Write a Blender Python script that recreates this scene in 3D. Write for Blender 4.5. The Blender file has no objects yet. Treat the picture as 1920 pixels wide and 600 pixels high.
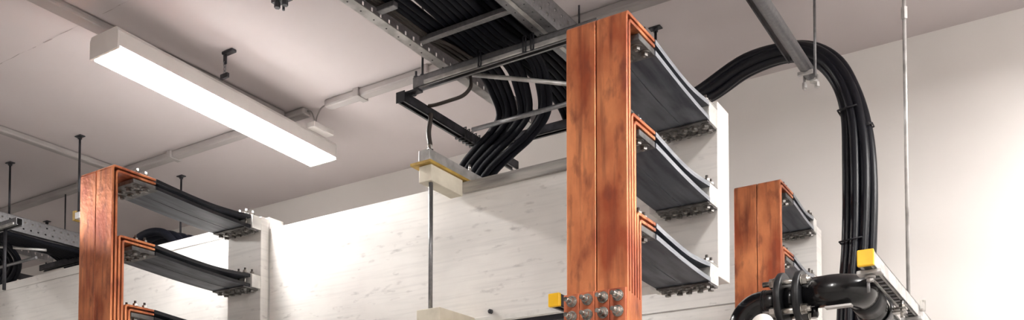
import bpy, bmesh, math, random
from mathutils import Vector, Matrix
random.seed(7)
C = bpy.context.scene.collection
Z0 = 1.6            # eye height; heights below are measured from it
PI = math.pi

# ------------------------------------------------------------------ materials
def mat(name, col, rough=.5, metal=0., dark=None, scale=(4, 4, 4), lo=.45, hi=.65, detail=6, bump=0., bscale=60.,
        blotch=None, bl_scale=(3, 3, 3), bl_lo=.62, bl_hi=.7, streak=None, st_scale=(30, 30, 1), st_lo=.5, st_hi=.75, coat=0.):
    m = bpy.data.materials.new(name); m.use_nodes = True
    nt = m.node_tree; N = nt.nodes; L = nt.links
    b = N['Principled BSDF']
    if 'black' in name: b.inputs['Specular IOR Level'].default_value = .32
    b.inputs['Roughness'].default_value = rough; b.inputs['Metallic'].default_value = metal
    if coat: b.inputs['Coat Weight'].default_value = coat
    tc = N.new('ShaderNodeTexCoord')
    def noise(sc, det=detail, scale_=1.):
        mp = N.new('ShaderNodeMapping'); mp.inputs['Scale'].default_value = sc
        L.new(tc.outputs['Object'], mp.inputs['Vector'])
        n = N.new('ShaderNodeTexNoise'); n.inputs['Scale'].default_value = scale_; n.inputs['Detail'].default_value = det
        L.new(mp.outputs['Vector'], n.inputs['Vector']); return n.outputs['Fac']
    def ramp(fac, lo, hi):
        r = N.new('ShaderNodeMapRange'); r.inputs['From Min'].default_value = lo; r.inputs['From Max'].default_value = hi
        L.new(fac, r.inputs['Value']); return r.outputs['Result']
    def mix(fac, a, c):
        x = N.new('ShaderNodeMix'); x.data_type = 'RGBA'
        L.new(fac, x.inputs['Factor'])
        if isinstance(a, tuple): x.inputs['A'].default_value = (*a, 1)
        else: L.new(a, x.inputs['A'])
        x.inputs['B'].default_value = (*c, 1); return x.outputs['Result']
    cur = col
    if dark: cur = mix(ramp(noise(scale), lo, hi), cur, dark)
    if streak: cur = mix(ramp(noise(st_scale, 4), st_lo, st_hi), cur, streak)
    if blotch: cur = mix(ramp(noise(bl_scale, 10), bl_lo, bl_hi), cur, blotch)
    if isinstance(cur, tuple): b.inputs['Base Color'].default_value = (*cur, 1)
    else: L.new(cur, b.inputs['Base Color'])
    if bump:
        bp = N.new('ShaderNodeBump'); bp.inputs['Strength'].default_value = bump; bp.inputs['Distance'].default_value = .004
        L.new(noise((1, 1, 1), 4, bscale), bp.inputs['Height']); L.new(bp.outputs['Normal'], b.inputs['Normal'])
    return m

M = {}
M['copper'] = mat('copper', (.90, .35, .155), .34, .55, dark=(.42, .10, .045), scale=(7, 7, 3.2), lo=.36, hi=.62,
                  streak=(.20, .06, .04), st_scale=(45, 45, 3.5), st_lo=.50, st_hi=.84,
                  blotch=(.24, .07, .045), bl_scale=(26, 26, 12), bl_lo=.55, bl_hi=.80, bump=.3, bscale=45)
M['copper_dark'] = mat('copper_splice', (.62, .19, .09), .4, .5, dark=(.36, .09, .05), scale=(20, 20, 12), lo=.42, hi=.66, bump=.2)
M['alu'] = mat('weathered_aluminium', (.82, .80, .77), .5, .12, dark=(.70, .675, .65), scale=(2.5, 2.5, 3), lo=.42, hi=.72,
               streak=(.62, .605, .585), st_scale=(3, 3, 70), st_lo=.48, st_hi=.95,
               blotch=(.40, .38, .37), bl_scale=(12, 12, 34), bl_lo=.62, bl_hi=.84, bump=.15, bscale=25)
M['alu_edge'] = mat('grey_aluminium_edge', (.50, .48, .45), .45, .4, dark=(.25, .24, .23), scale=(3, 3, 30), lo=.4, hi=.65)
M['alu_block'] = mat('aluminium_block', (.80, .79, .76), .42, .3, dark=(.6, .59, .57), scale=(12, 12, 12))
M['strap'] = mat('laminated_strap', (.12, .13, .155), .48, .3, dark=(.05, .056, .075), scale=(30, 2.5, 30), lo=.4, hi=.65, bump=.1,
                 blotch=(.20, .21, .24), bl_scale=(9, 3, 9), bl_lo=.52, bl_hi=.72)
M['strap_edge'] = mat('strap_laminate_edge', (.40, .42, .45), .45, .35, dark=(.26, .28, .31), scale=(3, 10, 200), lo=.4, hi=.6)
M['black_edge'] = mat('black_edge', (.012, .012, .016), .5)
M['plate'] = mat('dull_clamp_plate', (.20, .195, .19), .45, .5, dark=(.09, .085, .085), scale=(18, 18, 18), lo=.4, hi=.6)
M['bolt'] = mat('zinc_bolt', (.52, .50, .47), .27, .9, dark=(.22, .20, .18), scale=(40, 40, 40), lo=.45, hi=.6)
M['bolt_dark'] = mat('dull_bolt', (.22, .21, .20), .38, .7, dark=(.10, .095, .09), scale=(60, 60, 60))
M['galv'] = mat('galvanised_steel', (.30, .30, .31), .40, .75, dark=(.17, .17, .18), scale=(70, 70, 70), lo=.2, hi=.9)
M['galv_light'] = mat('bright_galvanised', (.56, .55, .54), .4, .45, dark=(.36, .35, .34), scale=(16, 16, 16), lo=.4, hi=.62)
M['galv_dark'] = mat('dark_galvanised', (.07, .07, .08), .42, .6, dark=(.035, .035, .04), scale=(14, 14, 14), lo=.4, hi=.6)
M['cable'] = mat('black_cable_sheath', (.0035, .004, .008), .33, dark=(.006, .007, .011), scale=(8, 8, 8))
M['cable_matte'] = mat('matte_sheath', (.0035, .004, .008), .6, dark=(.006, .007, .011), scale=(8, 8, 8)); M['cable_matte'].node_tree.nodes['Principled BSDF'].inputs['Specular IOR Level'].default_value = .16
M['cable_brown'] = mat('brown_cable_sheath', (.035, .027, .023), .5)
M['grey_cable'] = mat('grey_cable_sheath', (.25, .23, .22), .55)
M['pipe'] = mat('black_pipe', (.004, .004, .005), .26, dark=(.007, .007, .008), scale=(20, 20, 20), coat=.25)
M['flange'] = mat('black_flange', (.018, .019, .021), .42, dark=(.010, .010, .012), scale=(25, 25, 25))
M['yellow'] = mat('yellow_cap', (.95, .56, .02), .45, dark=(.9, .5, .01), scale=(10, 10, 10))
M['gpo'] = mat('yellow_insulating_sheet', (.48, .31, .06), .5, dark=(.33, .20, .03), scale=(15, 15, 15))
M['cream'] = mat('cream_insulator', (.74, .69, .57), .55, dark=(.64, .59, .48), scale=(12, 12, 12))
M['white_metal'] = mat('white_enamel', (.72, .69, .67), .4, dark=(.66, .63, .61), scale=(6, 6, 6))
M['white_plastic'] = mat('white_plastic', (.82, .80, .76), .4, dark=(.74, .71, .66), scale=(12, 12, 12))
M['trunk'] = mat('painted_conduit', (.38, .35, .34), .55, dark=(.27, .245, .24), scale=(2, 2, 2), lo=.4, hi=.7)
M['ceiling'] = mat('ceiling_plaster', (.60, .545, .545), .9, dark=(.555, .50, .50), scale=(.9, .9, .9), lo=.35, hi=.7, bump=.12, bscale=30)
M['wall'] = mat('white_wall_paint', (.78, .75, .725), .85, dark=(.74, .71, .685), scale=(.8, .8, .8), lo=.35, hi=.7, bump=.1, bscale=40,
                blotch=(.35, .32, .30), bl_scale=(9, 9, 9), bl_lo=.80, bl_hi=.82)
M['joint'] = mat('joint_filler', (.33, .29, .285), .9, dark=(.52, .47, .47), scale=(14, 14, 14), lo=.45, hi=.55)
M['floor'] = mat('grey_floor', (.36, .35, .33), .5, dark=(.30, .29, .28), scale=(1, 1, 1))
def emis(name, col, s):
    m = bpy.data.materials.new(name); m.use_nodes = True
    b = m.node_tree.nodes['Principled BSDF']
    b.inputs['Base Color'].default_value = (.9, .9, .9, 1)
    b.inputs['Emission Color'].default_value = (*col, 1); b.inputs['Emission Strength'].default_value = s
    return m
M['lamp'] = emis('lit_diffuser', (1, .97, .94), 28)

# ------------------------------------------------------------------ mesh helpers
def new(): return bmesh.new()
def V(bm, p): return bm.verts.new((p[0], p[1], p[2] + Z0))
def box(bm, x0, x1, y0, y1, z0, z1, mi=0):
    v = [V(bm, (x, y, z)) for z in (z0, z1) for y in (y0, y1) for x in (x0, x1)]
    for q in ((0, 2, 3, 1), (4, 5, 7, 6), (0, 1, 5, 4), (2, 6, 7, 3), (0, 4, 6, 2), (1, 3, 7, 5)):
        bm.faces.new([v[i] for i in q]).material_index = mi
def prism(bm, prof, x0, x1, axis='x', cap_mi=0, side_mi=0):
    """profile (a,b) extruded along an axis; axis x: (y,z); axis y: (x,z); axis z: (x,y)"""
    def mk(a, b, t):
        return {'x': (t, a, b), 'y': (a, t, b), 'z': (a, b, t)}[axis]
    A = [V(bm, mk(a, b, x0)) for a, b in prof]; B = [V(bm, mk(a, b, x1)) for a, b in prof]
    n = len(prof)
    for i in range(n):
        bm.faces.new((A[i], A[(i + 1) % n], B[(i + 1) % n], B[i])).material_index = side_mi
    bm.faces.new(A[::-1]).material_index = cap_mi; bm.faces.new(B).material_index = cap_mi
def smooth_path(pts, sub=6):
    P = [Vector(p) for p in pts]; out = []
    for i in range(len(P) - 1):
        p0 = P[max(i - 1, 0)]; p1 = P[i]; p2 = P[i + 1]; p3 = P[min(i + 2, len(P) - 1)]
        for k in range(sub):
            t = k / sub
            out.append(.5 * ((2 * p1) + (p2 - p0) * t + (2 * p0 - 5 * p1 + 4 * p2 - p3) * t * t + (3 * p1 - p0 - 3 * p2 + p3) * t ** 3))
    out.append(P[-1]); return out
def tube(bm, pts, r, n=12, caps=True, radii=None):
    P = [Vector(p) for p in pts]; rings = []
    t0 = (P[1] - P[0]).normalized()
    u = t0.orthogonal().normalized()
    for i, p in enumerate(P):
        t = (P[min(i + 1, len(P) - 1)] - P[max(i - 1, 0)]).normalized()
        u = (u - t * u.dot(t)).normalized(); w = t.cross(u)
        rr = radii[i] if radii else r
        rings.append([V(bm, p + (u * math.cos(a) + w * math.sin(a)) * rr) for a in [2 * PI * k / n for k in range(n)]])
    for a, b in zip(rings, rings[1:]):
        for k in range(n):
            f = bm.faces.new((a[k], a[(k + 1) % n], b[(k + 1) % n], b[k])); f.smooth = True
    if caps: bm.faces.new(rings[0][::-1]); bm.faces.new(rings[-1])
def cyl(bm, p0, p1, r, n=16): tube(bm, [p0, p1], r, n)
def hexp(bm, c, ax, r, h, rot=0.):
    """hexagonal nut centred at c along axis"""
    c = Vector(c); t = Vector(ax).normalized(); u = t.orthogonal().normalized(); w = t.cross(u)
    A = []; B = []
    for k in range(6):
        a = rot + PI / 3 * k; d = (u * math.cos(a) + w * math.sin(a)) * r
        A.append(V(bm, c - t * h / 2 + d)); B.append(V(bm, c + t * h / 2 + d))
    for k in range(6): bm.faces.new((A[k], A[(k + 1) % 6], B[(k + 1) % 6], B[k]))
    bm.faces.new(A[::-1]); bm.faces.new(B)

def obj(name, bm, m, parent=None, bevel=0., off=None):
    bmesh.ops.recalc_face_normals(bm, faces=bm.faces[:])
    me = bpy.data.meshes.new(name); bm.to_mesh(me); bm.free()
    for x in (m if isinstance(m, (list, tuple)) else [m]): me.materials.append(x)
    o = bpy.data.objects.new(name, me); C.objects.link(o)
    if parent is not None:
        o.parent = parent
        w = Vector((0, 0, 0)); q = parent
        while q is not None: w += Vector(q.location); q = q.parent
        o.location = -w
    if bevel:
        b = o.modifiers.new('bevel', 'BEVEL'); b.width = bevel; b.segments = 2; b.limit_method = 'ANGLE'
    return o
def thing(name, label, cat, loc, group=None):
    o = bpy.data.objects.new(name, None); C.objects.link(o)
    o.location = (loc[0], loc[1], loc[2] + Z0); o.empty_display_size = .1
    o['label'] = label; o['category'] = cat
    if group: o['group'] = group
    return o
def tag(o, label, cat, group=None, kind=None):
    o['label'] = label; o['category'] = cat
    if group: o['group'] = group
    if kind: o['kind'] = kind
    return o
def struct(name, bm, m, bevel=0.):
    o = obj(name, bm, m, None, bevel); o['kind'] = 'structure'; return o
def dup_tree(o, d, label=None, parent=None):
    c = o.copy(); C.objects.link(c); c.parent = parent
    if parent is None:
        c.location = Vector(o.location) + Vector(d)
        if label: c['label'] = label
    for ch in [x for x in KIDS.get(o.name, [])]: dup_tree(ch, d, None, c)
    return c
KIDS = {}
def index_kids():
    KIDS.clear()
    for o in bpy.data.objects:
        if o.parent: KIDS.setdefault(o.parent.name, []).append(o)

CH = 2.35   # ceiling height above the eye
# ------------------------------------------------------------------ room
b = new(); box(b, -9.2, 3.2, -3.2, 4.97, -1.7, -1.6); struct('floor', b, M['floor'])
b = new(); box(b, -9.2, 3.2, -3.2, 4.97, CH, CH + .15); struct('ceiling', b, M['ceiling'])
b = new(); box(b, -9.2, 3.2, 4.77, 4.97, -1.6, CH); struct('wall_back', b, M['wall'])
b = new(); box(b, -9.2, 3.2, -3.2, -3.0, -1.6, CH); struct('wall_front', b, M['wall'])
b = new(); box(b, -9.2, -9.0, -3.0, 4.77, -1.6, CH); struct('wall_left', b, M['wall'])
b = new(); box(b, 3.0, 3.2, -3.0, 4.77, -1.6, CH); struct('wall_right', b, M['wall'])
# filled joints between the ceiling panels
b = new(); pts = []
x = -8.5
while x < 2.5:
    pts.append((x, 2.49 + random.uniform(-.004, .004))); x += .07
for (xa, ya), (xb, yb) in zip(pts, pts[1:]):
    if -4.05 < xa < -3.9: continue
    w = random.choice((.0015, .002, .003, .0005))
    v = [V(b, p) for p in ((xa, ya - w, CH - .001), (xb, yb - w, CH - .001), (xb, yb + w, CH - .001), (xa, ya + w, CH - .001))]
    b.faces.new(v)
struct('trim_1', b, M['joint'])

# conduits on the ceiling
def ceiling_conduit(label, x0, x1, y0, y1, drop=.045, clips=()):
    t = thing('ceiling_conduit', label, 'conduit', ((x0 + x1) / 2, (y0 + y1) / 2, CH), None)
    b = new(); box(b, x0, x1, y0, y1, CH - drop, CH - .0005); obj('channel', b, M['trunk'], t, .012)
    for c in clips:
        b = new()
        if x1 - x0 > y1 - y0: box(b, c - .02, c + .02, y0 - .012, y1 + .012, CH - drop - .004, CH - .0005)
        else: box(b, x0 - .012, x1 + .012, c - .02, c + .02, CH - drop - .004, CH - .0005)
        obj('clip', b, M['trunk'], t, .003)
    return t
ceiling_conduit('painted ceiling conduit crossing behind the lit lamp, ending at its two thin wires', -8.8, -3.79, 3.70, 3.765, .045, (-7.2, -6.0, -5.0, -4.15))
ceiling_conduit('painted ceiling conduit running from the lamp wires to behind the tall copper column', -3.63, 1.8, 3.70, 3.765, .045, (-3.38, -2.9, -1.2))
ceiling_conduit('painted ceiling conduit running towards the back above the left copper column', -5.58, -5.52, .5, 3.69, .04, (1.2, 2.4))
ceiling_conduit('broad painted trunking on the ceiling leading into the near end of the lit lamp', -4.02, -3.925, -1.0, 3.69, .035, ())

# ------------------------------------------------------------------ lamps
def lamp(label, x0, x1, y0, y1, skew=0.):
    t = thing('ceiling_lamp', label, 'lamp', ((x0 + x1) / 2, (y0 + y1) / 2, 2.21), None)
    z0, z1 = 2.122, 2.212
    def sk(bm):
        for v in bm.verts: v.co.x += skew * (v.co.y - y0)
    b = new(); prism(b, [(x0, z0), (x1, z0), (x1, z1 - .02), (x1 - .012, z1), (x0 + .012, z1), (x0, z1 - .02)], y0 + .012, y1 - .012, 'y'); sk(b)
    obj('housing', b, M['white_metal'], t)
    b = new(); box(b, x0 + .006, x1 - .006, y0 + .02, y1 - .02, z0 - .012, z0 - .0005); sk(b)
    obj('diffuser', b, M['lamp'], t, .003)
    for a, c in ((y0, y0 + .0115), (y1 - .0115, y1)):
        b = new(); prism(b, [(x0 - .001, z0 - .013), (x1 + .001, z0 - .013), (x1 + .001, z1 - .02), (x1 - .012, z1 + .001), (x0 + .012, z1 + .001), (x0 - .001, z1 - .02)], a, c, 'y'); sk(b)
        obj('end_cap', b, M['white_metal'], t, .002)
    return t
L1 = lamp('long white fluorescent ceiling lamp, lit, hung on a short chain', -3.893, -3.678, 2.44, 3.95, -.055)
b = new(); box(b, -3.76, -3.70, 3.70, 3.86, 2.2125, 2.245); obj('connection_box', b, M['white_metal'], L1, .004)
lamp('lit fluorescent ceiling lamp right of the pipes, outside the view', .75, .965, 2.9, 4.4)
lamp('lit fluorescent ceiling lamp above the viewer near the middle', -.62, -.405, -.75, .75)
lamp('lit fluorescent ceiling lamp on the right side of the room, outside the view', 2.2, 2.415, .5, 2.0)
lamp('lit fluorescent ceiling lamp at the far left of the room', -6.6, -6.385, .6, 2.1)
# lamp chain
t = thing('lamp_chain', 'short steel chain and ceiling hook above the lit lamp', 'chain', (-3.68, 3.05, 2.35))
b = new(); box(b, -3.69, -3.665, 3.04, 3.047, 2.285, 2.348); box(b, -3.69, -3.61, 3.03, 3.06, 2.335, 2.3495); obj('hook', b, M['galv_dark'], t, .003)
for k, (zc, hh, fl) in enumerate(((2.285, .016, 0), (2.262, .016, 1), (2.243, .012, 0))):
    b = new(); pts = []
    for a in range(17):
        q = 2 * PI * a / 16; d = math.cos(q) * .007
        pts.append((-3.678 + (d if fl else 0), 3.042 + (0 if fl else d), zc + math.sin(q) * hh))
    tube(b, pts, .0022, 6, False); obj('link', b, M['galv'], t)
b = new(); cyl(b, (-3.678, 3.042, 2.215), (-3.678, 3.042, 2.233), .0025, 8); box(b, -3.705, -3.651, 3.035, 3.049, 2.2125, 2.2365); obj('bracket', b, M['galv_dark'], t, .002)
# wires from lamp to conduits
b = new(); tube(b, smooth_path([(-3.80, 3.733, 2.335), (-3.765, 3.735, 2.325), (-3.745, 3.74, 2.285), (-3.738, 3.742, 2.247)]), .004, 8)
tag(obj('lamp_wire', b, M['grey_cable']), 'thin bent wire from the lamp to the left conduit end', 'wire')
b = new(); tube(b, smooth_path([(-3.62, 3.733, 2.335), (-3.68, 3.735, 2.325), (-3.722, 3.74, 2.285), (-3.729, 3.742, 2.247)]), .004, 8)
tag(obj('lamp_wire', b, M['grey_cable']), 'thin bent wire from the lamp to the right conduit end', 'wire')

# ------------------------------------------------------------------ bolts
def bolt_mesh(z_top, z_bot, r=.011, stud=.013, studb=.002):
    b = new()
    cyl(b, (0, 0, z_top - Z0), (0, 0, z_top + .003 - Z0), r * 1.45, 14)
    hexp(b, (0, 0, z_top + .003 + .006 - Z0), (0, 0, 1), r, .012, random.random())
    cyl(b, (0, 0, z_bot - studb - .012 - Z0), (0, 0, z_top + .015 + stud - Z0), r * .5, 10)
    n0 = len(b.faces)
    cyl(b, (0, 0, z_bot - .003 - Z0), (0, 0, z_bot - Z0), r * 1.75, 18)
    hexp(b, (0, 0, z_bot - .003 - .005 - Z0), (0, 0, 1), r * 1.1, .010, random.random())
    b.faces.ensure_lookup_table()
    for f in b.faces[n0:]: f.material_index = 1
    me = bpy.data.meshes.new('bolt'); bmesh.ops.recalc_face_normals(b, faces=b.faces[:]); b.to_mesh(me); b.free()
    return me
def put(name, me, m, parent, p):
    if not me.materials: me.materials.append(m); me.materials.append(M['bolt_dark'])
    o = bpy.data.objects.new(name, me); C.objects.link(o); o.parent = parent
    o.location = Vector((p[0], p[1], p[2] + Z0)) - Vector(parent.location); return o

# ------------------------------------------------------------------ copper columns
def lbar(bm, x0, x1, y0, zt, ye, zb, t=.010, r=.016):
    pr = [(y0, zb)]
    for k in range(7):
        a = PI - PI / 2 * k / 6; pr.append((y0 + r + r * math.cos(a), zt - r + r * math.sin(a)))
    pr += [(ye, zt), (ye, zt - t)]
    ri = r - t
    for k in range(7):
        a = PI / 2 + PI / 2 * k / 6; pr.append((y0 + r + ri * math.cos(a), zt - r + ri * math.sin(a)))
    pr.append((y0 + t, zb))
    prism(bm, pr, x0, x1, 'x')

def strap_profile(y0, y1, zs, thick, n=20):
    top = []; bot = []
    m = len(zs) - 1
    pts = smooth_path([(0, y0 + (y1 - y0) * i / m, z) for i, z in enumerate(zs)], 5)
    return [(p.y, p.z) for p in pts] + [(p.y, p.z - thick) for p in reversed(pts)]

def stack(X1, W, Y0, levels, yleg, yris, tg, where, side, mats, zb=-1.59, splice=None, ris_t=.1):
    """one phase: copper column, flexible connectors, aluminium riser"""
    X0 = X1 - W; xm = (X0 + X1) / 2; gap = .0024
    t = thing('copper_busbar_column', where['column'], 'busbar', (xm, Y0, zb))
    k = 0
    for li, T in enumerate(levels):
        for j in range(2):
            y = Y0 + .018 * k; zt = T - .018 * j
            for (a, c) in ((X0, xm - gap), (xm + gap, X1)):
                b = new(); lbar(b, a, c, y, zt, yleg, zb); o = obj('copper_bar', b, M['copper'], t, .0015)
            k += 1
    # connectors
    for li, T in enumerate(levels):
        c = thing('flexible_connector', where['link'][li], 'connector', (xm, yleg, T - .06), 'flexible connectors between copper and aluminium')
        bl = .018
        up = [0, -.010, -.018, -.022, -.018, -.010]
        lo_t = [-.034, -.042, -.050, -.056, -.060, -.062]
        sag = where.get('sag', 1.)
        for (a, e) in ((X0 - .002, xm - .002), (xm + .002, X1 + .001)):
            b = new(); prism(b, strap_profile(yleg + .002, yris - tg - .001, [T + u * sag for u in up], .016), a, e, 'x', 1, 0)
            obj('upper_strap', b, [M['strap'], mats], c)
            b = new(); prism(b, strap_profile(yleg + .002, yris - tg - .001, [T + u * sag for u in lo_t], .016), a, e, 'x', 1, 0)
            obj('lower_strap', b, [M['strap'], mats], c)
        # clamp plates under both ends
        b = new(); box(b, X0 + .004, X1 - .002, yleg - .118, yleg + .016, T - .052, T - .0505)
        box(b, X0 + .004, X1 - .002, yleg - .118, yleg - .001, T - .050, T - .034); obj('clamp_plate', b, M['plate'], c, .0)
        be = T + lo_t[-1] * sag - .016
        b = new(); box(b, X0, X1 - .002, yris - .10, yris - .004, be - .0065, be - .001); obj('clamp_plate', b, M['plate'], c, .001)
        b = new(); box(b, X0, X1, yris - tg - .015, yris - .001, T - .010 * sag + .0005, T - .010 * sag + .005); obj('cover_plate', b, M['alu_edge'], c, .001)
        # bolts
        me = bolt_mesh(T + .001, T - .052); n = 4
        for i in range(n):
            for r_ in range(2):
                x = X0 + W * (i + .5) / n + random.uniform(-.003, .003)
                put('bolt', me, M['bolt_dark'] if False else M['bolt'], c, (x, yleg - .032 - .048 * r_, 0))
        me = bolt_mesh(T - .010 * sag + .005, be - .006); n = 5
        for i in range(n):
            for r_ in range(2):
                x = X0 + W * (i + .5) / n + random.uniform(-.003, .003)
                put('bolt', me, M['bolt'], c, (x, yris - .028 - .042 * r_, 0))
    return t

def riser(X0, X1, Y0, Y1, zt, zb, levels, tongue, label, sag=1., mt='alu'):
    t = thing('aluminium_riser', label, 'busbar', ((X0 + X1) / 2, (Y0 + Y1) / 2, zb))
    b = new(); box(b, X0, X1, Y0, Y1, zb, zt); obj('upright', b, M[mt], t, .003)
    for T in levels:
        z0 = T - .062 * sag - .016; z1 = T - .010 * sag - .0002
        b = new(); box(b, max(X0, X1 - .24) + .002, X1, Y0 - tongue, Y0 - .0005, z0, z1); obj('tongue', b, M['alu_block'], t, .002)
    return t

names = ['topmost', 'middle', 'lowest']
def wh(col, where_txt, n):
    return {'column': col, 'link': ['%s of the grey flexible connector straps behind the %s' % (names[i], where_txt) for i in range(n)]}
wc = wh('tall copper busbar column with bolted lower end, centre right', 'tall central copper column', 3)
wl = wh('copper busbar column at the left, below the lit lamp', 'left copper column', 3)
wr = wh('shorter-looking copper busbar column farthest right, behind the black pipe', 'right copper column', 2)
wl['link'] = [s.replace('grey', 'black-edged') for s in wl['link']]
wr['link'] = ['upper of the two grey flexible connectors behind the right copper column', 'lower of the two grey flexible connectors behind the right copper column']
LC = [1.491, 1.195, .905]
LL = [1.552, 1.243, .938]
LR = [1.478, 1.187]
wc['sag'] = 1.05
cc = stack(-1.125, .204, 2.397, LC, 2.605, 3.175, .085, wc, 1, M['strap_edge'])
wl['sag'] = 1.0
cl = stack(-3.637, .243, 2.397, LL, 2.620, 3.245, .058, wl, 1, M['black_edge'])
cr = stack(-1.125, .209, 3.975, LR, 4.19, 4.62, .06, wr, 1, M['strap_edge'])
riser(-1.62, -1.125, 3.175, 3.299, 1.515, .862, LC, .085, 'thick white aluminium riser behind the tall central copper column', 1.05)
riser(-3.88, -3.625, 3.245, 3.299, 1.548, -1.59, LL, .058, 'aluminium riser standing up at the right end of the left black connectors')
riser(-1.345, -1.125, 4.62, 4.715, 1.44, -1.59, LR, .06, 'pale aluminium riser on the back wall behind the right copper column')

# splice plates and bolts on the central column
b_y = 2.385
xs = [(-1.333, -1.281), (-1.279, -1.229), (-1.227, -1.180), (-1.178, -1.127)]
for i, (a, c) in enumerate(xs):
    bm_ = new(); box(bm_, a, c, b_y, 2.3965, .40, .658); o = obj('splice_plate', bm_, M['copper_dark'], cc, .0015)
    b = new()
    xc = [-1.304, -1.251, -1.199, -1.150][i]
    cyl(b, (xc, b_y - .0005, 0), (xc, b_y - .004, 0), .0175, 24); cyl(b, (xc, b_y - .0045, 0), (xc, b_y - .007, 0), .0145, 24)
    hexp(b, (xc, b_y - .0135, 0), (0, 1, 0), .0125, .012, .3 + i)
    cyl(b, (xc, b_y - .018, 0), (xc, b_y - .042, 0), .0068, 12)
    o0 = obj('splice_bolt', b, M['bolt'], cc); base = o0.location.copy()
    o0.location = base + Vector((0, 0, .635))
    for zz in (.589, .543, .497):
        o = o0.copy(); C.objects.link(o); o.location = base + Vector((0, 0, zz))
for k in range(5):
    b = new(); y = 2.397 + .018 * k + .0102
    box(b, -1.329, -1.1252, y, y + .0076, .40, .650 - .003 * k); obj('packing_plate', b, M['copper'], cc, .0008)

# ------------------------------------------------------------------ aluminium bus walls
def bus_wall(label, x0, x1, y0, y1, zb, zt, strips=()):
    t = thing('aluminium_bus_wall', label, 'busbar', ((x0 + x1) / 2, (y0 + y1) / 2, zb))
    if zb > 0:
        b = new(); box(b, x0, x1, y0 + .004, y1, zb - .024, zb - .0005); obj('underside_shade', b, M['black_edge'], t, .001)['label'] = 'black strip painted as shadow under the plate'  # added black strip, stands in for the shadow under the plate
    b = new(); box(b, x0, x1, y0, y1, zb, zt); obj('plate', b, M['alu'], t, .002)
    for (a, c, d0, d1, z0, z1, m) in strips:
        b = new(); box(b, a, c, d0, d1, z0, z1); obj('edge_strip', b, M[m], t, .001)
    return t
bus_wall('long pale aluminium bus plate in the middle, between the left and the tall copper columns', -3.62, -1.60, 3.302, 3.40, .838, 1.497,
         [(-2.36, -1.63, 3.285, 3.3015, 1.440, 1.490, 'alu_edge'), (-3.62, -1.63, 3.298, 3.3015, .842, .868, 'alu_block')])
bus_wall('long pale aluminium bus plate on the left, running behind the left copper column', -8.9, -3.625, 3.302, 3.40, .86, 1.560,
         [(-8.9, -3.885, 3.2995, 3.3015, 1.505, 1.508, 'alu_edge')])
bus_wall('white aluminium bus plate low at the back, seen beneath the central riser', -8.8, -1.35, 4.62, 4.715, -1.59, 1.415,
         [(-8.8, -1.35, 4.616, 4.6195, 1.098, 1.104, 'alu_edge')])
# small nut on the lower edge of the middle bus plate
b = new(); hexp(b, (-2.21, 3.292, .885), (0, 1, 0), .011, .012); cyl(b, (-2.21, 3.28, .885), (-2.21, 3.3015, .885), .006, 8)
tag(obj('edge_bolt', b, M['galv_dark']), 'small dark bolt on the lower edge of the middle bus plate', 'bolt')

# ------------------------------------------------------------------ support clamp with rod over the middle bus plate
t = thing('bus_support', 'cream and yellow insulated clamp with a vertical rod gripping the middle bus plate', 'support', (-2.385, 3.06, .80))
b = new(); box(b, -2.425, -2.365, 3.05, 3.46, 1.512, 1.568); obj('steel_beam', b, M['galv_light'], t, .003)
b = new(); box(b, -2.455, -2.345, 3.03, 3.45, 1.4985, 1.5105); obj('insulating_sheet', b, M['gpo'], t, .001)['label'] = 'yellow insulating sheet'
b = new(); box(b, -2.422, -2.355, 3.05, 3.283, 1.425, 1.498); obj('insulator_block', b, M['cream'], t, .003)['label'] = 'cream upper block'
b = new(); cyl(b, (-2.372, 3.07, .870), (-2.372, 3.07, 1.424), .0095, 16); obj('rod', b, M['galv'], t)
b = new(); box(b, -2.425, -2.30, 3.04, 3.30, .798, .869); obj('insulator_block', b, M['cream'], t, .003)['label'] = 'cream lower block'
b = new(); box(b, -2.36, -2.25, 3.04, 3.30, .785, .797); obj('insulating_sheet', b, M['gpo'], t, .001)
b = new(); hexp(b, (-2.392, 3.09, 1.576), (0, 0, 1), .0135, .014); cyl(b, (-2.392, 3.09, 1.568), (-2.392, 3.09, 1.571), .017, 16); hexp(b, (-2.392, 3.09, 1.592), (0, 0, 1), .011, .016, .5); obj('nut', b, M['bolt'], t)
b = new(); cyl(b, (-2.392, 3.39, 1.568), (-2.392, 3.39, 1.572), .017, 16); hexp(b, (-2.392, 3.39, 1.579), (0, 0, 1), .0125, .013); cyl(b, (-2.392, 3.39, 1.586), (-2.392, 3.39, 1.61), .007, 12); obj('nut', b, M['bolt'], t)
b = new(); tube(b, smooth_path([(-2.392, 3.09, 1.601), (-2.402, 3.092, 1.66), (-2.398, 3.10, 1.72), (-2.396, 3.10, 1.745)]), .0105, 10); obj('hanger_sleeve', b, M['cable_brown'], t)

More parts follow.
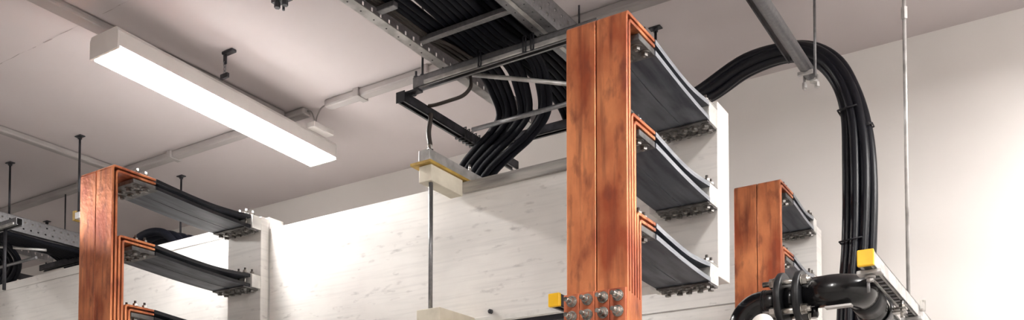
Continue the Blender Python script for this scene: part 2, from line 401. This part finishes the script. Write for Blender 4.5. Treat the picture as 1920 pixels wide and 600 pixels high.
# ------------------------------------------------------------------ cable tray with its hanging frame and cables (central one, later copied left)
made = []
tr = thing('cable_tray', 'overhead perforated steel cable tray full of black cables, top centre', 'cable tray', (-2.0, 2.0, 1.85)); made.append(tr)
YA, YB = -.6, 3.78
def rail(x_web, x_fl, name, z0=1.85, h=.10):
    t_ = .003
    xa, xb = min(x_web, x_fl), max(x_web, x_fl)
    b = new()
    box(b, xa, xb, YA, YB, z0, z0 + t_)                       # bottom flange
    s = 1 if x_fl > x_web else -1
    # web as bars between slots
    w0, w1 = (x_web, x_web + s * t_) if s > 0 else (x_web - t_, x_web)
    z = z0 + t_
    two = name == 'r'
    za, zb_ = (.022, .032) if two else (.040, .056)
    zc, zd = (.066, .076) if two else (.080, .080)
    box(b, w0, w1, YA, YB, z, z0 + za, 1); box(b, w0, w1, YA, YB, z0 + zb_, z0 + zc, 1); box(b, w0, w1, YA, YB, z0 + zd, z0 + h, 1)
    y = YA
    while y < YB - .02:
        box(b, w0, w1, y, y + .038, z0 + za, z0 + zb_, 1)
        if two: box(b, w0, w1, y + .01, y + .048, z0 + zc, z0 + zd, 1)
        y += .05
    box(b, w0, w0 + s * .018 if s > 0 else w1, YA, YB, z0 + h - .003, z0 + h) if s > 0 else box(b, w1 - .018, w1, YA, YB, z0 + h - .003, z0 + h)
    return b
b = rail(-2.25, -2.205, 'l'); o = obj('side_rail', b, [M['galv_light'], M['galv']], tr)  # same steel throughout; darker web colour stands in for shade inside the rail
b = new()
y = 1.6
while y < 2.98:
    cyl(b, (-2.232, y, 1.8492), (-2.232, y, 1.8499), .0035, 8); y += .072
obj('flange_holes', b, M['black_edge'], o)
b = rail(-1.685, -1.775, 'r'); o = obj('side_rail', b, [M['galv'], M['galv']], tr)
b = new(); box(b, -1.742, -1.725, YA, YB, 1.8465, 1.8495); obj('flange_rib', b, M['galv_light'], o)
b = new()
y = 2.3
while y < 2.98:
    cyl(b, (-1.757, y, 1.8492), (-1.757, y, 1.8499), .003, 8); cyl(b, (-1.70, y + .03, 1.8492), (-1.70, y + .03, 1.8499), .003, 8); y += .06
obj('flange_holes', b, M['black_edge'], o)
for y in (.2, .72, 1.24, 1.76, 2.27, 2.53, 2.785) :
    if abs(y - 2.53) < .01: 
        b = new(); box(b, -2.203, -2.12, y - .014, y + .014, 1.862, 1.884)
    else:
        b = new(); box(b, -2.203, -1.777, y - .013, y + .013, 1.862, 1.884)
    obj('rung', b, M['galv'], tr, .003)

# hanging frame
def strut(b, x0, x1, y0, y1, z0, z1, t_=.004, open_='-z'):
    """slotted C channel along its long axis with the slot facing down"""
    lx, ly = x1 - x0, y1 - y0
    if lx > ly:
        box(b, x0, x1, y0, y0 + t_, z0, z1); box(b, x0, x1, y1 - t_, y1, z0, z1); box(b, x0, x1, y0, y1, z1 - t_, z1)
        box(b, x0, x1, y0, y0 + .011, z0, z0 + t_); box(b, x0, x1, y1 - .011, y1, z0, z0 + t_)
    else:
        box(b, x0, x0 + t_, y0, y1, z0, z1); box(b, x1 - t_, x1, y0, y1, z0, z1); box(b, x0, x1, y0, y1, z1 - t_, z1)
        box(b, x0, x0 + .011, y0, y1, z0, z0 + t_); box(b, x1 - .011, x1, y0, y1, z0, z0 + t_)
fr = thing('hanging_frame', 'rectangular hanging steel strut frame under the end of the top tray', 'frame', (-2.36, 2.95, 1.74)); made.append(fr)
b = new(); strut(b, -2.365, -1.50, 2.935, 2.976, 1.782, 1.828); obj('cross_strut', b, M['galv'], fr, .001)
b = new(); box(b, -2.30, -1.52, 2.925, 2.9345, 1.7835, 1.798); obj('lower_lip', b, M['galv_light'], fr, .001)
b = new(); box(b, -2.22, -1.70, 2.985, 2.998, 1.832, 1.842); obj('edge_bar', b, M['galv'], fr, .001)
b = new(); strut(b, -2.447, -2.406, 2.93, 3.84, 1.738, 1.779); obj('long_strut', b, M['galv_dark'], fr, .001)
b = new(); box(b, -2.450, -2.403, 2.9275, 2.9295, 1.735, 1.782); obj('end_cap', b, M['black_edge'], fr)
b = new(); strut(b, -2.44, -1.72, 3.62, 3.661, 1.782, 1.823); obj('cross_strut', b, M['galv_dark'], fr, .001)
b = new(); tube(b, [(-2.12, 3.02, 1.812), (-1.93, 3.17, 1.80), (-1.70, 3.36, 1.788)], .009, 10); obj('cable_bar', b, M['galv_light'], fr)
b = new(); cyl(b, (-2.30, 3.28, 1.715), (-1.68, 3.28, 1.715), .010, 10); obj('cable_bar', b, M['galv'], fr)
for x_, y_ in ((-2.33, 2.956), (-1.95, 3.64)):
    b = new(); cyl(b, (x_, y_, 1.829), (x_, y_, CH), .005, 8); hexp(b, (x_, y_, 1.836), (0, 0, 1), .010, .010); obj('threaded_rod', b, M['galv_dark'], fr)
b = new(); cyl(b, (-2.36, 2.95, 1.829), (-2.36, 2.95, 1.86), .005, 8); hexp(b, (-2.36, 2.95, 1.834), (0, 0, 1), .010, .009); obj('stud', b, M['galv_dark'], fr)
b = new(); box(b, -2.41, -2.34, 2.94, 2.972, 1.772, 1.7815); hexp(b, (-2.375, 2.956, 1.768), (0, 0, 1), .011, .010); obj('corner_bracket', b, M['galv_dark'], fr)

# cables: lie in the tray, run out at its end, dip over the frame and go down behind the bus plate
GT = 'black cables from the top tray'
Apts = [(-2.135, 3.1, 1.838), (-2.168, 3.25, 1.820), (-2.205, 3.36, 1.788), (-2.297, 3.43, 1.754), (-2.401, 3.46, 1.709), (-2.505, 3.48, 1.639), (-2.551, 3.50, 1.55)]
Bpts = [(-1.859, 3.1, 1.842), (-1.900, 3.25, 1.800), (-1.964, 3.36, 1.745), (-2.081, 3.42, 1.690), (-2.208, 3.45, 1.642), (-2.316, 3.47, 1.59), (-2.374, 3.49, 1.52)]
def cab(name, pts, r, m, label, cat, group, sub=6, n=10):
    b = new(); tube(b, smooth_path(pts, sub), r, n); return tag(obj(name, b, m), label, cat, group)
cabs = []
SS = [0, .10, .20, .30, .47, .56, .65, .86, .94, 1.02]
for i, s in enumerate(SS):
    x1 = -2.158 + .026 * i if i < 3 else -2.035 + .0285 * (i - 3)      # gap between the two groups, closing at the frame
    x2 = -2.160 + .026 * i if i < 3 else -2.060 + .0275 * (i - 3)
    x3 = -2.172 + .0285 * i
    pts = [(x1, YA - .1, 1.902), (x1 + random.uniform(-.003, .003), 1.2, 1.902), (x1 + random.uniform(-.003, .003), 2.2, 1.902), (x2, 2.6, 1.901), (x3, 2.96, 1.900)]
    for k, (a, c) in enumerate(zip(Apts, Bpts)):
        f = s if k < 4 else (s * (6 - k) / 3 + i / 9 * (k - 3) / 3)
        p = tuple(a[q] + (c[q] - a[q]) * f for q in range(3))
        dz = .02 * (1 - k / 2) if k < 2 else 0
        pts.append((p[0], p[1] + (.013 if i % 2 else -.013) * min(1, k / 4), p[2] + dz))
    p = pts[-1]
    pts += [(p[0] - .02, p[1] + .01, 1.2), (p[0] - .02, p[1] + .01, .2), (p[0] - .02, p[1] + .01, -1.59)]
    o = cab('power_cable', pts, .0140, M['cable_matte'], 'black cable of the bundles curving down out of the top centre tray', 'cable', GT, 6, 12); cabs.append(o)
# straight cables filling the tray, running on to the right
for i in range(15):
    x_ = -2.03 + .235 * i / 14; dz = .024 * (i % 2)
    pts = [(x_ + random.uniform(-.003, .003), YA - .1, 1.9285 + dz), (x_ + random.uniform(-.004, .004), 1.4, 1.9285 + dz), (x_ + random.uniform(-.004, .004), 2.4, 1.9285 + dz), (x_ - .04 * (1 - i / 14), 2.95, 1.927 + dz),
           (x_ + .02, 3.25, 1.905 + dz), (x_ * .9 - .19, 3.55, 1.875 + dz), (-2.06 + .014 * i, 3.76, 1.80), (-2.06 + .014 * i, 3.84 + .012 * (i % 3), 1.66), (-2.06 + .014 * i, 3.86 + .012 * (i % 3), 1.2), (-2.06 + .014 * i, 3.86 + .012 * (i % 3), -1.59)]
    o = cab('power_cable', pts, .0138, M['cable_matte'], 'black cable lying packed in the top centre tray towards the tall copper column', 'cable', 'cables packed in the top tray'); cabs.append(o)
# loose brown cables along the left side of the tray
for i in range(3):
    pts = [(-2.225 + .014 * i, .5, 1.893), (-2.215 + .014 * i, 2.3, 1.893), (-2.200 + .013 * i, 2.6, 1.892), (-2.190 + .010 * i, 2.78, 1.886), (-2.180 + .022 * i, 2.88, 1.882), (-2.16 + .025 * i, 3.05, 1.872)]
    o = cab('control_cable', pts, .008, M['cable_brown'], 'thin brownish cable beside the left rail of the top tray', 'cable', 'thin cables in the top tray'); cabs.append(o)
o = cab('control_cable', [(-2.185, 3.08, 1.90), (-2.185, 3.1, 1.844), (-2.186, 3.1, 1.806), (-2.224, 3.1, 1.781), (-2.289, 3.1, 1.777), (-2.361, 3.09, 1.771), (-2.40, 3.09, 1.775)], .008, M['cable_brown'],
        'thin brown cable bending from the tray end onto the frame corner', 'cable', None)
# cable ties over the bundles
def tie(name, x0, x1, y, z0, z1, label):
    b = new(); t_ = .0035
    cyl(b, (x0, y, z0), (x1, y, z0), t_, 6); cyl(b, (x0, y, z1), (x1, y, z1), t_, 6); cyl(b, (x0, y, z0), (x0, y, z1), t_, 6); cyl(b, (x1, y, z0), (x1, y, z1), t_, 6)
    return tag(obj(name, b, M['black_edge']), label, 'cable tie', 'cable ties on the hanging frame')
for i, x_ in enumerate((-2.02, -1.81, -1.775)):
    tie('cable_tie', x_, x_ + .012, 2.920, 1.775, 1.838, 'black cable tie looped round the near strut of the hanging frame')
for i in range(9):
    y_ = 3.36 + .028 * i
    b = new(); tube(b, [(-2.452, y_, 1.735), (-2.452, y_ + .008, 1.784), (-2.40, y_ + .012, 1.784), (-2.40, y_ + .004, 1.735), (-2.452, y_, 1.735)], .003, 6)
    tag(obj('cable_tie', b, M['black_edge']), 'black cable tie round the long strut where the cables pass', 'cable tie', 'cable ties on the long strut')

# the same tray further left
index_kids()
D = (-4.235, .02, 0)
dup_tree(tr, D, 'overhead perforated cable tray full of black cables at the far left edge')
D2 = (-4.235, .08, 0)
fr2 = dup_tree(fr, (-4.27, .09, 0), 'hanging steel strut frame under the far left tray')
for ch in fr2.children:
    if ch.name.startswith('cross_strut') or ch.name.startswith('lower_lip'): ch.location.x += .2
for o in cabs:
    c = o.copy(); C.objects.link(c); c.location = D
    c['label'] = o['label'].replace('the top centre tray towards the tall copper column', 'the far left tray').replace('the top centre tray', 'the far left tray').replace('the top tray', 'the far left tray')
    c['group'] = o['group'].replace('top tray', 'far left tray')
for i in range(7):
    x_ = -5.945 - .032 * i
    cab('power_cable', [(x_, 2.6, 1.90), (x_, 2.95, 1.885), (x_, 3.12, 1.832), (x_ + .0, 3.4, 1.826), (x_ + .0, 3.8, 1.815), (x_ - .02, 4.1, 1.70), (x_ - .03, 4.18, 1.2), (x_ - .03, 4.18, -1.59)], .0155, M['cable_matte'],
        'black cable sagging under the near rail of the far left tray', 'cable', 'sagging cables under the far left tray')
b = new(); cyl(b, (-5.742, 3.05, 1.40), (-5.742, 3.05, 1.79), .011, 10)
tag(obj('hanger_rod', b, M['galv_dark']), 'grey vertical rod hanging in front of the far left cables', 'rod')

# cables looping above the left bus plate, between column and connector
for i in range(4):
    x_ = -5.30 + .02 * i
    cab('power_cable', [(x_ - .12, 3.62 + .054 * i, 1.60), (x_, 3.65 + .054 * i, 1.775), (x_ + .14, 3.68 + .054 * i, 1.835 - .008 * i), (x_ + .30, 3.70 + .054 * i, 1.79), (x_ + .42, 3.72 + .054 * i, 1.60), (x_ + .46, 3.72 + .054 * i, 1.2), (x_ + .46, 3.72 + .054 * i, -1.59)], .026, M['cable_matte'],
        'black cable humped over the left bus plate between its upper connectors', 'cable', 'humped cables behind the left column')

# ceiling rods
def ceiling_rod(label, x, y, zb, foot=None):
    t = thing('ceiling_rod', label, 'rod', (x, y, zb))
    b = new(); cyl(b, (x, y, zb), (x, y, CH - .006), .007, 10); obj('rod', b, M['galv_dark'], t)
    b = new(); box(b, x - .03, x + .03, y - .018, y + .018, CH - .006, CH - .0005); hexp(b, (x, y, CH - .014), (0, 0, 1), .013, .014); obj('ceiling_plate', b, M['galv_dark'], t, .001)
    if foot:
        b = new(); box(b, x - .035, x - .006, y - .02, y + .02, zb - .055, zb + .005); obj('foot_cap', b, M['gpo'], t, .002)['label'] = 'yellow insulating foot'
        b = new(); box(b, x - .004, x + .045, y - .022, y + .022, zb - .05, zb - .01); obj('foot_clamp', b, M['galv_light'], t, .002)
    return t
ceiling_rod('threaded rod with yellow foot hanging left of the left copper column', -5.274, 3.25, 1.87, True)
ceiling_rod('threaded rod hanging from the ceiling at the far left edge', -6.076, 3.251, 1.95)
ceiling_rod('threaded rod seen between the upper connectors of the left column', -5.309, 4.026, 1.40)
ceiling_rod('short threaded rod showing just above the tall column top connector', -1.728, 4.009, 1.95)
ceiling_rod('short threaded rod above the far left tray', -7.061, 4.081, 1.96)
t = thing('ceiling_bracket', 'small dark bracket cut by the upper picture edge left of the tray', 'bracket', (-3.06, 2.84, CH))
b = new(); box(b, -3.10, -3.00, 2.82, 2.86, CH - .03, CH - .0005); obj('plate', b, M['galv_dark'], t, .002)
b = new(); hexp(b, (-3.07, 2.83, CH - .045), (0, 0, 1), .014, .026); hexp(b, (-3.03, 2.84, CH - .043), (0, 0, 1), .014, .022); cyl(b, (-3.05, 2.85, CH - .065), (-3.05, 2.85, CH - .03), .006); obj('nuts', b, M['galv_dark'], t)

# ------------------------------------------------------------------ big cable loop on the right
outer = [(-1.611, 4.2, 2.085), (-1.341, 4.2, 2.190), (-1.089, 4.2, 2.175), (-0.935, 4.2, 2.07), (-0.845, 4.2, 1.899), (-0.796, 4.2, 1.706), (-0.783, 4.2, 1.487), (-0.790, 4.2, 1.202), (-0.816, 4.2, 0.802)]
inner = [(-1.551, 4.2, 2.030), (-1.342, 4.2, 2.110), (-1.163, 4.2, 2.132), (-1.037, 4.2, 2.083), (-0.940, 4.2, 1.966), (-0.895, 4.2, 1.809), (-0.884, 4.2, 1.586), (-0.892, 4.2, 1.224), (-0.922, 4.2, 0.816)]
S = [0, .18, .36, .55, .74, 1.0]
YO = [0, .045, -.02, .04, -.015, .02]
for i, s in enumerate(S):
    pts = [(-1.98 + .02 * i, 3.15, 1.95), (-1.92 + .02 * i, 3.7, 1.95), (-1.80 + .01 * i, 4.08, 1.975)]
    for k, (o_, i_) in enumerate(zip(outer, inner)):
        f = min(1, k / 5)
        pts.append((i_[0] + (o_[0] - i_[0]) * s + random.uniform(-.003, .003), 4.2 + YO[i] * (1 if k < 8 else 1), i_[2] + (o_[2] - i_[2]) * s + random.uniform(-.003, .003)))
    pts += [(pts[-1][0] - .01, pts[-1][1], 0), (pts[-1][0] - .01, pts[-1][1], -1.58)]
    cab('power_cable', pts, .0215, M['cable'], 'thick black cable of the large loop hanging over the grey pole on the right', 'cable', 'looped cables on the right', 7, 14)
for (xa, xb, z_, lb) in ((-.915, -.805, 1.80, 'black cable tie near the top of the right loop'), (-.915, -.79, 1.205, 'black cable tie low on the right loop, above the black pipe')):
    b = new(); tube(b, [(xa, 4.155, z_), (xb - .03, 4.155, z_ + .008), (xb - .03, 4.27, z_ + .004), (xa, 4.27, z_), (xa, 4.155, z_)], .004, 6)
    tag(obj('cable_tie', b, M['black_edge']), lb, 'cable tie')
b = new(); tube(b, [(-.815, 4.185, 1.72), (-.776, 4.190, 1.725), (-.776, 4.235, 1.725), (-.81, 4.24, 1.72)], .004, 6); box(b, -.800, -.788, 4.180, 4.190, 1.715, 1.732)
tag(obj('cable_tie', b, M['galv_dark']), 'small clip on the outermost cable of the right loop', 'cable tie')

# pole carrying the loop
t = thing('support_pole', 'round grey steel pole from the top edge, carrying the looped cables', 'pole', (-1.02, 3.4, 1.95))
b = new(); cyl(b, (-1.036, 1.6, 1.965), (-1.016, 4.09, 1.965), .027, 20); obj('tube', b, M['galv'], t)
b = new(); box(b, -1.050, -.985, 4.0, 4.012, 1.93, 1.945); cyl(b, (-1.0, 4.08, 1.92), (-1.0, 4.08, 1.93), .016); hexp(b, (-.99, 4.10, 1.915), (0, 0, 1), .012, .02); hexp(b, (-1.04, 4.08, 1.915), (0, 0, 1), .012, .024)
cyl(b, (-1.04, 4.08, 1.895), (-1.04, 4.08, 1.96), .006); cyl(b, (-.99, 4.10, 1.90), (-.99, 4.10, 1.96), .006); obj('end_clamp', b, M['galv_light'], t)
b = new(); cyl(b, (-.985, 4.05, 1.93), (-.985, 4.05, CH), .006, 10); obj('hanger', b, M['galv'], t)
b = new(); box(b, -1.062, -1.056, 1.6, 3.9, 1.945, 1.99); obj('side_lip', b, M['galv_dark'], t)

# ------------------------------------------------------------------ strut rail with yellow cap and its rod, right
t = thing('strut_rail', 'slotted steel strut rail with a yellow end cap at the lower right', 'rail', (-.53, 3.2, .73))
zr0, zr1 = .712, .757
b = new(); strut(b, -.551, -.508, 2.744, 4.75, zr0, zr1); obj('channel', b, M['galv_light'], t, .001)
b = new()
y = 2.80
while y < 4.4:
    box(b, -.5385, -.5205, y, y + .018, zr0 + .0006, zr0 + .0034); y += .05
obj('slot_bars', b, M['galv'], t)
b = new(); box(b, -.5525, -.5065, 2.728, 2.7435, zr0 - .0015, zr1 + .0015); obj('end_cap', b, M['yellow'], t, .003)['label'] = 'yellow plastic end cap'
for y in (2.80, 3.56):
    b = new(); box(b, -.565, -.495, y - .022, y + .022, zr0 - .013, zr0 - .0005); cyl(b, (-.53, y, zr0 - .022), (-.53, y, zr0 - .0135), .016); hexp(b, (-.53, y, zr0 - .028), (0, 0, 1), .012, .011); obj('rail_nut', b, M['galv_light'], t, .003)
b = new(); cyl(b, (-.545, 3.58, zr1), (-.545, 3.58, CH), .0068, 12); obj('threaded_rod', b, M['galv_light'], t)
b = new(); hexp(b, (-.545, 3.58, 1.86), (0, 0, 1), .012, .045); obj('coupling_nut', b, M['galv_light'], t)
b = new(); hexp(b, (-.545, 3.58, zr1 + .008), (0, 0, 1), .012, .014); cyl(b, (-.545, 3.58, zr1), (-.545, 3.58, zr1 + .002), .018); box(b, -.507, -.490, 3.58, 3.60, zr1 - .02, zr1 + .02); obj('rod_nut', b, M['bolt'], t)
# hanging rod + pipe clamp
t = thing('pipe_clamp', 'steel ring clamp with a threaded stud round the black pipe under the strut rail', 'clamp', (-.60, 3.25, .65))
b = new(); ring = [(-.60 + .055 * math.cos(a), 3.235, .687 + .055 * math.sin(a)) for a in [2 * PI * k / 28 for k in range(29)]]
for rr in (0, .010, .020): tube(b, [(p[0], p[1] + rr, p[2]) for p in ring], .005, 8, False)
obj('ring', b, M['galv'], t)
b = new(); box(b, -.543, -.500, 3.225, 3.265, .668, .673); box(b, -.543, -.500, 3.225, 3.265, .680, .685); cyl(b, (-.515, 3.245, .652), (-.515, 3.245, .712), .005); hexp(b, (-.515, 3.245, .692), (0, 0, 1), .010, .010); obj('clamp_ear', b, M['bolt'], t)
b = new(); cyl(b, (-.565, 2.81, .705), (-.565, 2.81, .745), .0)if False else cyl(b, (-.60, 2.99, .735), (-.575, 2.99, .712), .004); obj('clip_wire', b, M['galv'], t)
t = thing('hanger_rod', 'short steel rod from the yellow-capped rail down to the black pipe bend', 'rod', (-.56, 2.80, .60))
b = new(); cyl(b, (-.535, 2.80, .648), (-.535, 2.80, .684), .0045, 10); obj('rod', b, M['galv'], t)

# ------------------------------------------------------------------ black pipe with flanges
t = thing('black_pipe', 'thick glossy black pipe with two bolted flanges and elbows at the lower right', 'pipe', (-.8, 2.95, .5))
YP = 2.95
b = new(); R = .085; ZL = .690
arc = [(-.972, YP, -1.59), (-.972, YP, .30), (-.972, YP, ZL - R)] + [(-.972 + R - R * math.cos(a), YP, ZL - R + R * math.sin(a)) for a in [PI / 2 * k / 10 for k in range(1, 11)]] + [(-.87, YP, ZL), (-.836, YP, ZL)]
tube(b, arc, .041, 28); obj('left_elbow', b, M['pipe'], t)
b = new(); cyl(b, (-.892, YP, ZL), (-.889, YP, ZL), .0425, 28); cyl(b, (-.884, YP, ZL), (-.882, YP, ZL), .0422, 28); obj('weld_ring', b, M['flange'], t)
ZP = .703
b = new(); cyl(b, (-.817, YP, ZL + .002), (-.783, YP, ZP - .010), .040, 28); obj('spigot', b, M['pipe'], t)
b = new(); arc = [(-.765, YP, ZP - .006), (-.735, YP, ZP - .003), (-.725, YP, ZP), (-.68, YP, ZP)] + [(-.68 + .078 * math.sin(a), YP + .078 * (1 - math.cos(a)), ZP) for a in [PI / 2 * k / 10 for k in range(1, 11)]] + [(-.602, YP + .10, ZP - .002)]
rad = [.038, .040, .050] + [.0515] * (len(arc) - 3)
tube(b, arc, .05, 32, True, rad); obj('right_elbow', b, M['pipe'], t)
b = new(); tube(b, [(-.602, YP + .101, ZP - .002), (-.600, YP + .3, ZP - .020), (-.59, 4.5, ZP - .10)], .047, 28); obj('pipe_run', b, M['pipe'], t)
b = new(); cyl(b, (-.602, YP + .102, ZP - .002), (-.601, YP + .22, ZP - .010), .0525, 28); obj('socket', b, M['flange'], t)
b = new(); tube(b, [(-.728, YP, ZP - .046), (-.728, YP, ZP - .080)], .011, 12); obj('drain_stub', b, M['pipe'], t)
b = new(); box(b, -.69, -.61, YP - .03, YP, ZP - .060, ZP - .0535); obj('support_tab', b, M['galv_light'], t)
ZF = .692
for xa in (-.838, -.780):
    b = new(); tube(b, [(xa, YP, ZF), (xa + .004, YP, ZF), (xa + .017, YP, ZF), (xa + .021, YP, ZF)], .1, 48, True, [.084, .088, .088, .084]); obj('flange_ring', b, M['flange'], t)
for k in range(4):
    a = PI / 4 + PI / 2 * k
    y_, z_ = YP + .066 * math.cos(a), ZF + .066 * math.sin(a)
    b = new(); cyl(b, (-.880, y_, z_), (-.728, y_, z_), .0088, 14)
    hexp(b, (-.8495, y_, z_), (1, 0, 0), .0165, .015, a); hexp(b, (-.7460, y_, z_), (1, 0, 0), .0165, .016, a)
    cyl(b, (-.842, y_, z_), (-.8385, y_, z_), .018, 16); cyl(b, (-.7585, y_, z_), (-.7545, y_, z_), .018, 16)
    obj('flange_bolt', b, M['bolt'], t)

# white domed pipe end
t = thing('white_capped_pipe', 'white domed pipe end below the left elbow of the black pipe', 'pipe', (-.84, 2.75, .56))
b = new(); cyl(b, (-.843, 2.775, .580), (-.843, 2.90, .580), .030, 24); obj('pipe_run', b, M['white_plastic'], t)
b = new(); tube(b, [(-.843, 2.7735 - .028 * math.sin(a), .580) for a in [0, .25, .5, .8, 1.1, 1.35, 1.5]], .036, 28, True, [.036 * math.cos(a) ** .6 for a in [0, .25, .5, .8, 1.1, 1.35, 1.5]]); obj('domed_cap', b, M['white_plastic'], t)

# ------------------------------------------------------------------ strut with yellow cap left of the tall column
t = thing('strut_bracket', 'dark steel strut with a yellow end cap left of the tall copper column', 'bracket', (-1.52, 2.8, .70))
b = new(); strut(b, -1.5385, -1.4985, 2.662, 3.28, .700, .742); obj('channel', b, M['galv_dark'], t, .001)
b = new(); box(b, -1.5405, -1.4965, 2.646, 2.6615, .698, .744); obj('end_cap', b, M['yellow'], t, .003)['label'] = 'yellow plastic end cap'

# ------------------------------------------------------------------ world, camera
w = bpy.data.worlds.new('world'); bpy.context.scene.world = w; w.use_nodes = True
w.node_tree.nodes['Background'].inputs['Color'].default_value = (.8, .8, .85, 1)
w.node_tree.nodes['Background'].inputs['Strength'].default_value = .02
cam = bpy.data.cameras.new('camera'); co = bpy.data.objects.new('camera', cam); C.objects.link(co)
co.location = (0, 0, Z0); co.rotation_euler = (math.radians(92.0), 0, math.radians(32.5))
cam.sensor_width = 36; cam.lens = 1695 / 1920 * 36; cam.shift_y = (900.81 - 300) / 1920; cam.clip_start = .05
bpy.context.scene.camera = co
vs = bpy.context.scene.view_settings
vs.view_transform = 'Standard'; vs.look = 'None'; vs.exposure = 1.95; vs.gamma = 1; vs.use_curve_mapping = False
